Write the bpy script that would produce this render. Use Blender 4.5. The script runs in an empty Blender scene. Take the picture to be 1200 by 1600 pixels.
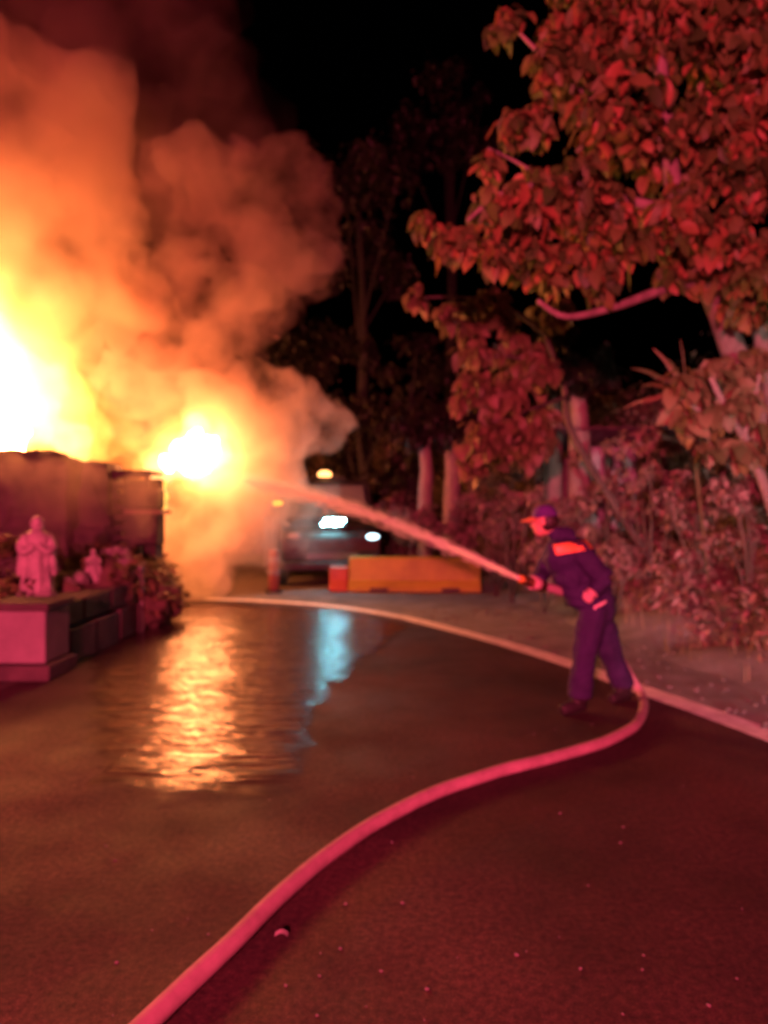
import bpy, bmesh, math, random
import numpy as np
from mathutils import Vector, Matrix, noise as mnoise

random.seed(7); rng = np.random.default_rng(7)
sc = bpy.context.scene
COL = sc.collection
R = math.radians
F = 1155.0; CAMH = 1.6

# ------------------------------------------------------------------ camera, sky, light, exposure
cd = bpy.data.cameras.new('camera'); cam = bpy.data.objects.new('camera', cd); COL.objects.link(cam)
cam.location = (0, 0, CAMH); cam.rotation_euler = (R(90), 0, 0)
cd.sensor_fit = 'VERTICAL'; cd.sensor_height = 36.0; cd.lens = 26.0
cd.clip_start = 0.05; cd.clip_end = 800
cd.dof.use_dof = True; cd.dof.focus_distance = 1.3; cd.dof.aperture_fstop = 2.4
sc.camera = cam

world = bpy.data.worlds.new('World'); sc.world = world; world.use_nodes = True
wn = world.node_tree.nodes; wl = world.node_tree.links
sky = wn.new('ShaderNodeTexSky'); sky.sky_type = 'NISHITA'; sky.sun_disc = False
sky.sun_elevation = R(-4); sky.sun_rotation = R(200)
wl.new(sky.outputs[0], wn['Background'].inputs[0]); wn['Background'].inputs[1].default_value = 0.004
sd = bpy.data.lights.new('moonlight', 'SUN'); sd.energy = 0.006; sd.angle = R(0.5); sd.color = (1, .8, .8)
so = bpy.data.objects.new('moonlight', sd); COL.objects.link(so); so.rotation_euler = (R(40), R(-20), 0)

sc.view_settings.view_transform = 'Standard'; sc.view_settings.look = 'None'
sc.view_settings.exposure = 0.0; sc.view_settings.gamma = 1.0
sc.cycles.max_bounces = 6; sc.cycles.diffuse_bounces = 2; sc.cycles.glossy_bounces = 2
sc.cycles.transmission_bounces = 3; sc.cycles.volume_bounces = 3; sc.cycles.transparent_max_bounces = 16
sc.cycles.use_denoising = True; sc.cycles.use_adaptive_sampling = True; sc.cycles.adaptive_threshold = .03
try: sc.cycles.denoiser = 'OPENIMAGEDENOISE'
except Exception: pass
sc.cycles.sample_clamp_indirect = 4.0
sc.cycles.volume_step_rate = 3.0; sc.cycles.volume_max_steps = 256

# ------------------------------------------------------------------ helpers
def px(u, v, d):
    """a point seen at photo pixel (u, v) at distance d (used to measure the place)"""
    return Vector(((u - 600) / F * d, d, CAMH - (v - 800) / F * d))
def gp(u, v, h=0.0):
    """the ground point under a photo pixel"""
    d = F * CAMH / (v - 800)
    return Vector(((u - 600) / F * d, d, h))

def tag(o, label=None, cat=None, group=None, kind=None):
    if label: o['label'] = label
    if cat: o['category'] = cat
    if group: o['group'] = group
    if kind: o['kind'] = kind
    return o
def empty(name, loc=(0, 0, 0), rz=0.0):
    o = bpy.data.objects.new(name, None); COL.objects.link(o)
    o.location = loc; o.rotation_euler = (0, 0, rz); o.empty_display_size = .2
    return o

class MB:
    def __init__(s): s.v = []; s.f = []
    def add(s, vs, fs):
        n = len(s.v); s.v += [tuple(p) for p in vs]; s.f += [tuple(i + n for i in f) for f in fs]; return s
    def box(s, c, size, rz=0.0, rx=0.0, ry=0.0):
        M = Matrix.Translation(c) @ Matrix.Rotation(rz, 4, 'Z') @ Matrix.Rotation(ry, 4, 'Y') @ Matrix.Rotation(rx, 4, 'X')
        a, b, d = [q / 2 for q in size]
        vs = [M @ Vector(p) for p in ((-a,-b,-d),(a,-b,-d),(a,b,-d),(-a,b,-d),(-a,-b,d),(a,-b,d),(a,b,d),(-a,b,d))]
        return s.add(vs, [(0,3,2,1),(4,5,6,7),(0,1,5,4),(1,2,6,5),(2,3,7,6),(3,0,4,7)])
    def tube(s, pts, rad, n=8, caps=True, flat=1.0):
        pts = [Vector(p) for p in pts]
        if not hasattr(rad, '__len__'): rad = [rad] * len(pts)
        up = Vector((0, 0, 1)); rings = []; vs = []
        prev = None
        for i, p in enumerate(pts):
            t = (pts[min(i+1, len(pts)-1)] - pts[max(i-1, 0)]).normalized()
            if prev is None:
                a = t.cross(up) if abs(t.dot(up)) < .95 else t.cross(Vector((1, 0, 0)))
            else:
                a = prev - t * prev.dot(t)
            a.normalize(); prev = a.copy(); b = a.cross(t).normalized()
            for k in range(n):
                q = 2 * math.pi * k / n
                vs.append(p + (a * math.cos(q) + b * math.sin(q) * flat) * rad[i])
        fs = []
        for i in range(len(pts) - 1):
            for k in range(n):
                fs.append((i*n+k, i*n+(k+1) % n, (i+1)*n+(k+1) % n, (i+1)*n+k))
        if caps: fs += [tuple(range(n))[::-1], tuple(range((len(pts)-1)*n, len(pts)*n))]
        return s.add(vs, fs)
    def ell(s, c, r, nu=14, nv=9, rot=None):
        c = Vector(c); M = rot if rot else Matrix.Identity(3)
        if not hasattr(r, '__len__'): r = (r, r, r)
        vs = [c + M @ Vector((0, 0, -r[2]))]
        for j in range(1, nv):
            t = -math.pi/2 + math.pi*j/nv
            for i in range(nu):
                a = 2*math.pi*i/nu
                vs.append(c + M @ Vector((r[0]*math.cos(t)*math.cos(a), r[1]*math.cos(t)*math.sin(a), r[2]*math.sin(t))))
        vs.append(c + M @ Vector((0, 0, r[2]))); fs = []
        for i in range(nu): fs.append((0, 1+(i+1) % nu, 1+i))
        for j in range(nv-2):
            for i in range(nu):
                a = 1+j*nu+i; b = 1+j*nu+(i+1) % nu; fs.append((a, b, b+nu, a+nu))
        L = len(vs)-1
        for i in range(nu): fs.append((1+(nv-2)*nu+i, 1+(nv-2)*nu+(i+1) % nu, L))
        return s.add(vs, fs)
    def lathe(s, prof, c=(0,0,0), n=20, axis='Z'):
        vs = []; fs = []
        for (r, z) in prof:
            for k in range(n):
                a = 2*math.pi*k/n; p = (r*math.cos(a), r*math.sin(a), z)
                if axis == 'Y': p = (p[0], p[2], p[1])
                if axis == 'X': p = (p[2], p[0], p[1])
                vs.append(Vector(c) + Vector(p))
        for j in range(len(prof)-1):
            for k in range(n): fs.append((j*n+k, j*n+(k+1) % n, (j+1)*n+(k+1) % n, (j+1)*n+k))
        fs += [tuple(range(n))[::-1], tuple(range((len(prof)-1)*n, len(prof)*n))]
        return s.add(vs, fs)
    def prism(s, poly, x0, x1):
        """extrude a (y, z) outline along x"""
        n = len(poly); vs = [(x0, y, z) for y, z in poly] + [(x1, y, z) for y, z in poly]
        fs = [tuple(range(n)), tuple(range(n, 2*n))[::-1]] + [(i, i+n, (i+1) % n+n, (i+1) % n) for i in range(n)]
        return s.add(vs, fs)
    def mesh(s, name, mat=None, smooth=False):
        m = bpy.data.meshes.new(name); m.from_pydata(s.v, [], s.f); m.update()
        bm = bmesh.new(); bm.from_mesh(m); bmesh.ops.recalc_face_normals(bm, faces=bm.faces); bm.to_mesh(m); bm.free()
        if mat: m.materials.append(mat)
        if smooth: m.polygons.foreach_set('use_smooth', [True]*len(m.polygons))
        return m
    def build(s, name, mat, parent=None, smooth=False, bevel=0.0, seg=2):
        o = bpy.data.objects.new(name, s.mesh(name, mat, smooth)); COL.objects.link(o)
        if parent: o.parent = parent
        if bevel:
            b = o.modifiers.new('b', 'BEVEL'); b.width = bevel; b.segments = seg; b.limit_method = 'ANGLE'
        return o

def spline(pts, n=8):
    """Catmull-Rom through points"""
    P = [Vector(p) for p in pts]; out = []
    for i in range(len(P)-1):
        a, b, c, d = P[max(i-1, 0)], P[i], P[i+1], P[min(i+2, len(P)-1)]
        for k in range(n):
            t = k/n
            out.append(.5*((2*b)+(c-a)*t+(2*a-5*b+4*c-d)*t*t+(3*b-a-3*c+d)*t**3))
    out.append(P[-1]); return out

# ------------------------------------------------------------------ materials
def newmat(name):
    m = bpy.data.materials.new(name); m.use_nodes = True
    return m, m.node_tree.nodes, m.node_tree.links
def tex(n, l, scale, detail=4, rough=.6, stretch=None, co='Object'):
    tc = n.new('ShaderNodeTexCoord'); t = n.new('ShaderNodeTexNoise')
    t.inputs['Scale'].default_value = scale; t.inputs['Detail'].default_value = detail; t.inputs['Roughness'].default_value = rough
    if stretch:
        mp = n.new('ShaderNodeMapping'); mp.inputs['Scale'].default_value = stretch
        l.new(tc.outputs[co], mp.inputs[0]); l.new(mp.outputs[0], t.inputs[0])
    else: l.new(tc.outputs[co], t.inputs[0])
    return t
def ramp(n, l, src, stops):
    r = n.new('ShaderNodeValToRGB'); e = r.color_ramp.elements
    while len(e) < len(stops): e.new(.5)
    for el, (p, c) in zip(e, stops): el.position = p; el.color = (*c, 1) if len(c) == 3 else c
    l.new(src, r.inputs[0]); return r
def mat(name, c1, c2=None, rough=.7, scale=8, bump=.0, bscale=40, metal=0, spec=.5, detail=5, stretch=None, trans=0, bdist=.02):
    m, n, l = newmat(name); b = n['Principled BSDF']
    b.inputs['Roughness'].default_value = rough; b.inputs['Metallic'].default_value = metal
    b.inputs['Specular IOR Level'].default_value = spec
    c2 = c2 or tuple(q*.6 for q in c1)
    t = tex(n, l, scale, detail, stretch=stretch)
    r = ramp(n, l, t.outputs[0], [(.32, c2), (.68, c1)]); l.new(r.outputs[0], b.inputs['Base Color'])
    if bump:
        t2 = tex(n, l, bscale, 6); bp = n.new('ShaderNodeBump'); bp.inputs['Strength'].default_value = bump; bp.inputs['Distance'].default_value = bdist
        l.new(t2.outputs[0], bp.inputs['Height']); l.new(bp.outputs[0], b.inputs['Normal'])
    if trans:
        tr = n.new('ShaderNodeBsdfTranslucent'); mx = n.new('ShaderNodeMixShader'); mx.inputs[0].default_value = trans
        l.new(r.outputs[0], tr.inputs[0]); l.new(b.outputs[0], mx.inputs[1]); l.new(tr.outputs[0], mx.inputs[2])
        l.new(mx.outputs[0], n['Material Output'].inputs[0])
    return m
def emit(name, col, s):
    m, n, l = newmat(name); n.remove(n['Principled BSDF']); e = n.new('ShaderNodeEmission')
    e.inputs[0].default_value = (*col, 1); e.inputs[1].default_value = s
    l.new(e.outputs[0], n['Material Output'].inputs[0]); return m
def volmat(name, dens, col, aniso=.2, ns=.6, lo=.35, hi=.7, emis=0, ecol=(1, .4, .1), absorb=None):
    m, n, l = newmat(name); n.remove(n['Principled BSDF'])
    p = n.new('ShaderNodeVolumePrincipled'); p.inputs['Color'].default_value = (*col, 1); p.inputs['Anisotropy'].default_value = aniso
    if absorb: p.inputs['Absorption Color'].default_value = (*absorb, 1)
    p.inputs['Blackbody Intensity'].default_value = 0
    p.inputs['Emission Color'].default_value = (*ecol, 1); p.inputs['Emission Strength'].default_value = emis
    p.inputs['Density'].default_value = dens
    if ns:
        t = tex(n, l, ns, 3, .62, co='Object'); mr = n.new('ShaderNodeMapRange')
        mr.interpolation_type = 'SMOOTHSTEP'
        mr.inputs['From Min'].default_value = lo; mr.inputs['From Max'].default_value = hi
        mr.inputs['To Min'].default_value = dens*.06; mr.inputs['To Max'].default_value = dens
        l.new(t.outputs[0], mr.inputs[0]); l.new(mr.outputs[0], p.inputs['Density'])
        if emis:
            m2 = n.new('ShaderNodeMapRange'); m2.inputs['From Min'].default_value = lo; m2.inputs['From Max'].default_value = hi
            m2.inputs['To Min'].default_value = emis*.15; m2.inputs['To Max'].default_value = emis
            l.new(t.outputs[0], m2.inputs[0]); l.new(m2.outputs[0], p.inputs['Emission Strength'])
    l.new(p.outputs[0], n['Material Output'].inputs['Volume']); return m
#@@PARTS

# ------------------------------------------------------------------ ground, road, shoulder, bank
def interp(x, xs, ys): return float(np.interp(x, xs, ys))
EDGE = [(1330,1200),(1200,1150),(1100,1113),(1005,1080),(940,1056),(880,1035),(800,1010),(720,988),(640,968),(560,953),(480,944),(400,939),(320,936)]
edge = [gp(*e) for e in EDGE]
def foot(x, y):
    """signed distance into the bank (positive = on the slope)"""
    a = x - interp(y, [0, 4, 6, 8, 10, 12, 14, 16, 20], [3.3, 3.2, 3.1, 2.9, 2.65, 2.4, 2.15, 1.7, 1.2])
    b = (y - interp(x, [-30, -8, -2, 0, 2, 6], [30, 26, 20.2, 17, 15.8, 14])) * .8
    return max(a, b)
def bank(x, y):
    d = foot(x, y)
    if d <= 0: return -.02
    h = interp(d, [0, 1.1, 2.0, 3.5, 5.5, 9], [0, .2, .95, 2.5, 3.6, 4.4])
    h += mnoise.fractal(Vector((x, y, 0)) * .55, 1, 2, 4) * .35 * min(d / 1.2, 1)
    return h - .02

g = MB().box((0, 60, -.06), (400, 400, .1)); tag(g.build('ground', mat('dirt', (.10, .075, .055), (.05, .037, .03), .9, 3, .5, 25)), kind='structure')

# asphalt sheet with fine relief
m, n, l = newmat('asphalt'); b_ = n['Principled BSDF']
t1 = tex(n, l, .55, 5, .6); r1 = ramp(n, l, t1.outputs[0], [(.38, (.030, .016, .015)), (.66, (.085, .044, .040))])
t3 = tex(n, l, 160, 3, .6); r3 = ramp(n, l, t3.outputs[0], [(.35, (.45, .45, .45)), (.72, (1.5, 1.45, 1.4))])
mx = n.new('ShaderNodeMix'); mx.data_type = 'RGBA'; mx.blend_type = 'MULTIPLY'; mx.inputs[0].default_value = 1
l.new(r1.outputs[0], mx.inputs[6]); l.new(r3.outputs[0], mx.inputs[7]); t4 = tex(n, l, 34, 6, .75); r4 = ramp(n, l, t4.outputs[0], [(.36, (.4, .4, .4)), (.66, (1.7, 1.66, 1.6))])
mx2 = n.new('ShaderNodeMix'); mx2.data_type = 'RGBA'; mx2.blend_type = 'MULTIPLY'; mx2.inputs[0].default_value = 1
l.new(mx.outputs[2], mx2.inputs[6]); l.new(r4.outputs[0], mx2.inputs[7]); l.new(mx2.outputs[2], b_.inputs['Base Color'])
r2 = ramp(n, l, tex(n, l, .9, 4).outputs[0], [(.35, (.62,)*3), (.65, (.88,)*3)]); l.new(r2.outputs[0], b_.inputs['Roughness']); b_.inputs['Specular IOR Level'].default_value = .3
bp = n.new('ShaderNodeBump'); bp.inputs['Strength'].default_value = .55; bp.inputs['Distance'].default_value = .008
l.new(t3.outputs[0], bp.inputs['Height']); l.new(bp.outputs[0], b_.inputs['Normal'])
ASPH = m
road = MB(); left = -3.45
pts = [Vector((left, -12, 0)), Vector((3.2, -12, 0)), Vector((3.2, 3.5, 0))] + edge + [Vector((-9, 14.2, 0)), Vector((-9, 11.6, 0)), Vector((left, 11.4, 0))]
road.add([(p.x, p.y, 0.0) for p in pts], [tuple(range(len(pts)))])
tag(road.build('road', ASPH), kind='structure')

# gravel shoulder between road edge and bank
sh = MB(); vs = [(3.2, -12, -.004), (3.2, 3.5, -.004)] + [(p.x, p.y, -.004) for p in edge]
vs2 = [(8, -12, -.004), (8, 3.5, -.004)] + [(p.x + 6, p.y + 7, -.004) for p in edge]
k = len(vs); sh.add(vs + vs2, [(i, i+1, k+i+1, k+i) for i in range(k-1)])
GRAV = mat('gravel_dirt', (.23, .25, .25), (.11, .115, .11), .95, 2.2, .9, 60, detail=8)
tag(sh.build('shoulder', GRAV), kind='structure')

# the bank
xs = np.linspace(2.2, 16, 70); nx = len(xs); B = MB(); vs = []; fs = []
gx = np.concatenate([np.linspace(-26, 2, 45), np.linspace(2.3, 15, 64)]); gy = np.concatenate([np.linspace(-2, 22, 110), np.linspace(22.5, 46, 28)])
idx = {}
for j, y in enumerate(gy):
    for i, x in enumerate(gx):
        idx[i, j] = len(vs); vs.append((x, y, bank(x, y) if foot(x, y) > 0 else -.08))
for j in range(len(gy)-1):
    for i in range(len(gx)-1):
        if max(foot(gx[a], gy[c]) for a in (i, i+1) for c in (j, j+1)) > 0:
            fs.append((idx[i, j], idx[i+1, j], idx[i+1, j+1], idx[i, j+1]))
B.add(vs, fs)
m, n, l = newmat('bank_earth'); b_ = n['Principled BSDF']; b_.inputs['Roughness'].default_value = .95
r1 = ramp(n, l, tex(n, l, 1.6, 8).outputs[0], [(.32, (.07, .048, .034)), (.68, (.17, .12, .085))])
r2 = ramp(n, l, tex(n, l, 2.2, 8).outputs[0], [(.32, (.11, .115, .11)), (.68, (.23, .25, .25))])
ge = n.new('ShaderNodeNewGeometry'); sx_ = n.new('ShaderNodeSeparateXYZ'); l.new(ge.outputs['Position'], sx_.inputs[0])
mr = n.new('ShaderNodeMapRange'); mr.inputs['From Min'].default_value = .15; mr.inputs['From Max'].default_value = .55; l.new(sx_.outputs[2], mr.inputs[0])
mx = n.new('ShaderNodeMix'); mx.data_type = 'RGBA'; l.new(mr.outputs[0], mx.inputs[0]); l.new(r2.outputs[0], mx.inputs[6]); l.new(r1.outputs[0], mx.inputs[7]); l.new(mx.outputs[2], b_.inputs['Base Color'])
bp = n.new('ShaderNodeBump'); bp.inputs['Strength'].default_value = .9; bp.inputs['Distance'].default_value = .03; l.new(tex(n, l, 26, 6).outputs[0], bp.inputs['Height']); l.new(bp.outputs[0], b_.inputs['Normal'])
tag(B.build('bank', m, smooth=True), kind='structure')

# film of water running over the road
W = [(130,1235),(120,1130),(130,1050),(165,975),(250,942),(340,938),(480,946),(560,957),(640,970),(620,1000),(560,1045),(508,1095),(490,1150),(485,1210),(462,1243),(400,1255),(300,1256),(220,1260),(150,1254)]
Wp = spline([gp(*w) for w in W] + [gp(*W[0])], 10)[:-1]
Wp = [p + Vector((mnoise.noise(p*3)*.10, mnoise.noise(p*3+Vector((5,5,5)))*.10, 0)) for p in Wp]
cen = sum(Wp, Vector()) / len(Wp)
m, n, l = newmat('water_film'); b_ = n['Principled BSDF']
b_.inputs['Base Color'].default_value = (.05, .027, .025, 1); b_.inputs['Roughness'].default_value = .21; b_.inputs['IOR'].default_value = 1.4
b_.inputs['Specular IOR Level'].default_value = .75
ta = tex(n, l, 1.0, 3, .55, (1.0, 7.0, 1)); tb = tex(n, l, 9, 3, .5, (1, 2.2, 1))
ad = n.new('ShaderNodeMath'); ad.operation = 'MULTIPLY_ADD'; ad.inputs[1].default_value = .05
l.new(tb.outputs[0], ad.inputs[0]); l.new(ta.outputs[0], ad.inputs[2])
bp = n.new('ShaderNodeBump'); bp.inputs['Strength'].default_value = 1.0; bp.inputs['Distance'].default_value = .075
l.new(ad.outputs[0], bp.inputs['Height']); l.new(bp.outputs[0], b_.inputs['Normal'])
at = n.new('ShaderNodeAttribute'); at.attribute_name = 'depth'
tn = tex(n, l, 2.2, 5, .6, (.8, 2.0, 1)); 
su = n.new('ShaderNodeMath'); su.operation = 'ADD'; l.new(at.outputs['Fac'], su.inputs[0]); l.new(tn.outputs[0], su.inputs[1])
mr = n.new('ShaderNodeMapRange'); mr.interpolation_type = 'SMOOTHSTEP'; mr.inputs['From Min'].default_value = .55; mr.inputs['From Max'].default_value = 1.2
l.new(su.outputs[0], mr.inputs[0]); l.new(mr.outputs[0], b_.inputs['Alpha'])
PW = MB(); rings = [1.0, .93, .8, .6, .35]; N = len(Wp)
for r_ in rings: PW.v += [tuple(cen + (p - cen) * r_ + Vector((0, 0, .004))) for p in Wp]
PW.v.append(tuple(cen + Vector((0, 0, .004))))
for a_ in range(len(rings)-1):
    PW.f += [(a_*N+i, a_*N+(i+1) % N, (a_+1)*N+(i+1) % N, (a_+1)*N+i) for i in range(N)]
PW.f += [((len(rings)-1)*N+i, (len(rings)-1)*N+(i+1) % N, len(PW.v)-1) for i in range(N)]
pud = PW.build('puddle', m); tag(pud, kind='structure')
at_ = pud.data.attributes.new('depth', 'FLOAT', 'POINT')
for a_, dv in enumerate([0, .3, .7, 1, 1]):
    for i in range(N): at_.data[a_*N+i].value = dv
at_.data[len(PW.v)-1].value = 1

# ------------------------------------------------------------------ emergency lights of the engine behind the viewer
def lamp(name, kind, loc, col, power, radius, parent=None, aim=None, cone=60, blend=.6):
    d_ = bpy.data.lights.new(name, kind); d_.color = col; d_.energy = power; d_.shadow_soft_size = radius
    o = bpy.data.objects.new(name, d_); COL.objects.link(o); o.location = loc
    if kind == 'SPOT': d_.spot_size = R(cone); d_.spot_blend = blend
    if aim is not None: o.rotation_euler = (Vector(aim) - Vector(loc)).to_track_quat('-Z', 'Y').to_euler()
    if parent: o.parent = parent
    return o
lamp('red_beacon', 'POINT', (-2.2, -6.5, 3.1), (1, .07, .155), 17500, .25)
lamp('engine_headlamp', 'SPOT', (1.8, -7, 1.1), (1, .84, .74), 5200, .1, None, (5.5, 9, 1.0), 28, .7)

# ------------------------------------------------------------------ fire and smoke
def union(name, mb, voxel, mat_, disp=0.0, dscale=.8, oct_=4, smooth=0, parent=None, rise=0.0):
    """closed overlapping shapes -> one continuous skin, optionally billowed"""
    tmp = mb.build('tmp', None)
    rm = tmp.modifiers.new('r', 'REMESH'); rm.mode = 'VOXEL'; rm.voxel_size = voxel
    if smooth:
        sm = tmp.modifiers.new('s', 'SMOOTH'); sm.factor = .6; sm.iterations = smooth
    dg = bpy.context.evaluated_depsgraph_get()
    me = bpy.data.meshes.new_from_object(tmp.evaluated_get(dg), depsgraph=dg)
    old = tmp.data; bpy.data.objects.remove(tmp); bpy.data.meshes.remove(old)
    if disp:
        co = [v.co.copy() for v in me.vertices]; no = [v.normal.copy() for v in me.vertices]
        for v, p, nn in zip(me.vertices, co, no):
            q = Vector((p.x, p.y, p.z - rise)) / dscale
            n_ = mnoise.fractal(q, 1.0, 2.0, oct_) 
            n2 = abs(mnoise.noise(q * 1.3 + Vector((9, 3, 1))))
            v.co = p + nn * disp * (n_ + .9 * (n2 - .25))
    me.name = name
    if mat_: me.materials.append(mat_)
    me.polygons.foreach_set('use_smooth', [True] * len(me.polygons))
    o = bpy.data.objects.new(name, me); COL.objects.link(o)
    if parent: o.parent = parent
    return o
def puffs(lst, squash=1.0):
    m = MB()
    for (u, v, r, d) in lst:
        rr = r / F * d
        m.ell(px(u, v, d), (rr, rr * squash, rr), 14, 9)
    return m

# thick bright pillar above the big fire
SM_A = volmat('smoke_pillar', .85, (.97, .80, .62), ns=.6, lo=.37, hi=.6)
SM_B = volmat('smoke_plume', .7, (.95, .74, .62), ns=.8, lo=.38, hi=.6)
SM_C = volmat('smoke_low', 1.4, (.97, .84, .70), ns=.8, lo=.34, hi=.6)
SM_D = volmat('smoke_thin', .24, (.93, .7, .6), ns=.35, lo=.4, hi=.65)
a = union('smoke', puffs([(-60,560,150,14),(40,470,150,14),(-80,330,200,14),(60,330,150,14),(110,220,90,14),(20,190,120,14),(150,420,90,14),(-120,150,180,14),(170,300,50,14)], 1.1), .2, SM_A, .75, 1.5)
tag(a, 'tall orange pillar of smoke rising from the big fire', 'smoke', 'smoke from the fire', 'stuff')
b = union('smoke', puffs([(330,560,95,14.6),(290,450,80,14.6),(360,430,95,14.6),(430,370,90,14.8),(340,320,90,14.8),(450,430,70,14.8),(260,620,90,14.2),(400,300,70,15),(230,520,60,14.6)], 1.0), .16, SM_B, .9, 1.1)
tag(b, 'dull red billow of smoke leaning towards the dark trees', 'smoke', 'smoke from the fire', 'stuff')
c = union('smoke', puffs([(470,650,62,14),(420,700,75,14),(360,640,80,14),(440,620,50,14.2),(300,780,50,13.6),(350,800,80,13.8),(310,860,60,13.6),(390,850,48,14),(330,890,60,13.6),(395,760,65,13.8),(270,830,50,13.4)], 1.0), .14, SM_C, .45, .8)
tag(c, 'pale orange smoke bank hugging the ground under the small bright fire', 'smoke', 'smoke from the fire', 'stuff')
d = union('smoke', puffs([(200,120,110,16),(300,180,110,16),(120,40,120,16),(330,90,80,16),(250,0,120,16),(240,300,110,16),(380,230,60,16)], 1.2), .4, SM_D, .8, 1.6)
tag(d, 'thin dark drift of smoke high above the fire', 'smoke', 'smoke from the fire', 'stuff')

# flames: white-hot tongues inside a glowing body of burning gas, with an outer glow for lit smoke
FLM = emit('flame_core', (1, .28, .085), 190)
def fire(name, label, tongues, gas, gmat, voxel):
    t = empty(name, (0, 0, 0)); tag(t, label, 'fire', 'flames')
    for lst in tongues:
        union('flame', puffs([(u, v, r*.72, d_) for (u, v, r, d_) in lst], .8), voxel*.7, FLM, voxel * 2.2, .45, parent=t)
    for k, (f_, g_) in enumerate(zip((1.45, 1.1, .8, .55), gmat)):
        union('flame_gas_glow', puffs([(u, v, r*f_, d_) for (u, v, r, d_) in gas], .9), voxel * 1.6, g_, voxel * 4 * f_, .55 + .1*k, parent=t)
    return t
GAS1 = [volmat('gas_and_glow_large', .1, (1, .8, .5), ns=.9, lo=.3, hi=.6, emis=e_, ecol=c_) for e_, c_ in ((.2, (1, .22, .03)), (.5, (1, .34, .04)), (1.1, (1, .46, .07)), (3.4, (1, .52, .2)))]  # outermost shell's emission stands in for firelight on the surrounding smoke
GAS2 = [volmat('burning_gas_small', .1, (1, .8, .5), ns=1.4, lo=.3, hi=.6, emis=e_, ecol=c_) for e_, c_ in ((.16, (1, .24, .05)), (.5, (1, .34, .06)), (1.3, (1, .44, .1)), (5., (1, .55, .25)))]
fire('fire', 'large blown-out yellow fire above the dark blocks at the frame edge',
     [[(-60,650,70,13.2),(-40,560,50,13.2),(-70,480,40,13.2),(0,690,50,13.2)], [(20,600,26,13),(14,560,22,13),(24,640,30,13)]],
     [(40,650,105,13.2),(110,690,75,13.2),(20,570,80,13.2),(-40,520,90,13.2),(-70,640,120,13.2),(90,610,55,13.2)], GAS1, .12)
fire('fire', 'small white-hot fire at the end of the dark slatted rack',
     [[(300,712,40,13),(325,700,26,13),(262,728,22,13),(305,680,20,13)]],
     [(300,712,66,13),(340,706,48,13),(250,728,42,13),(305,668,34,13)], GAS2, .06)
t = empty('fire'); tag(t, 'narrow yellow flame showing in the gap beside the dark ledge', 'fire', 'flames')
union('flame', puffs([(254,760,9,12.4),(256,775,10,12.4),(253,790,8,12.4)], .8), .03, emit('flame_low', (1, .42, .08), 2.2), .05, .2, parent=t)

SM_E = volmat('smoke_veil', .4, (.95, .8, .66), ns=.9, lo=.34, hi=.6)
e = union('smoke', puffs([(20,760,70,9.9),(110,770,65,9.9),(190,790,55,10.1),(60,830,60,9.8),(150,840,50,9.9),(-60,780,80,9.9)], .7), .14, SM_E, .3, .6)
tag(e, 'faint veil of smoke hanging in front of the dark blocks', 'smoke', 'smoke from the fire', 'stuff')

SM_F = volmat('smoke_wisp', .3, (.95, .8, .7), ns=1.1, lo=.4, hi=.62)
e = union('smoke', puffs([(430,790,60,14.4),(470,840,50,14.6),(420,870,50,14.4),(500,790,40,14.8),(520,860,30,14.8)], .7), .14, SM_F, .5, .7)
tag(e, 'thin wisps of smoke drifting across the front of the truck', 'smoke', 'smoke from the fire', 'stuff')

# ------------------------------------------------------------------ low block wall, statues and dark blocks on the left
CONC = mat('old_concrete', (.34, .31, .29), (.16, .14, .13), .9, 3.5, .7, 30)
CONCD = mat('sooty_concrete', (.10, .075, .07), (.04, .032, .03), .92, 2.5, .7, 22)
CHAR = mat('charred_board', (.075, .055, .045), (.025, .02, .018), .85, 6, .6, 30, stretch=(1, 1, .3))
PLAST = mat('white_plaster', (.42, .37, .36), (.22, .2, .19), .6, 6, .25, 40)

def block(parent, c, size, mt, name='block', rz=0.0, jit=.012, bev=.02):
    mb = MB().box((0, 0, 0), size)
    o = mb.build(name, mt, parent, bevel=bev)
    o.location = Vector(c) + Vector([random.uniform(-jit, jit) for _ in range(3)])
    o.rotation_euler = (random.uniform(-jit, jit), random.uniform(-jit, jit), rz + random.uniform(-jit, jit))
    return o
wall = empty('block_wall', (-3.46, 7.4, 0)); tag(wall, 'low two-course block wall in shadow along the road, below the statues', 'wall')
for course, (z, h) in enumerate(((.2, .40), (.55, .27))):
    y = .25 + (.0 if course == 0 else -.25)
    while y < 3.6:
        L = random.uniform(.62, .85)
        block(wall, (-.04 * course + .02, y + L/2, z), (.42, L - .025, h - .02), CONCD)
        y += L
cap = MB()
ped = empty('pedestal', (-3.50, 7.28, 0)); tag(ped, 'pale square pedestal lit pink at the near end of the block wall', 'pedestal')
MB().box((-.1, .0, .41), (.78, .55, .50)).build('body', mat('pale_render', (.24, .21, .21), (.17, .15, .15), .85, 3, .35, 30), ped, bevel=.02)
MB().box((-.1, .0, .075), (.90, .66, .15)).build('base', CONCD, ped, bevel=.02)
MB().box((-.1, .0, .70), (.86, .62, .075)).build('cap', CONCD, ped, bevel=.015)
bed = MB()
vs = []; fs = []
for j in range(14):
    for i in range(7):
        x = -5.6 + i * .31; y = 7.2 + j * .32
        vs.append((x, y, .62 + mnoise.noise(Vector((x, y, 3)) * 1.6) * .09 + .05 * (6 - i) * .3))
for j in range(13):
    for i in range(6): fs.append((j*7+i, j*7+i+1, j*7+i+8, j*7+i+7))
bed.add(vs, fs); tag(bed.build('planting_bed', mat('bed_soil', (.10, .07, .05), (.04, .03, .025), .95, 5, .8, 18), smooth=True), kind='structure')

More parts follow.
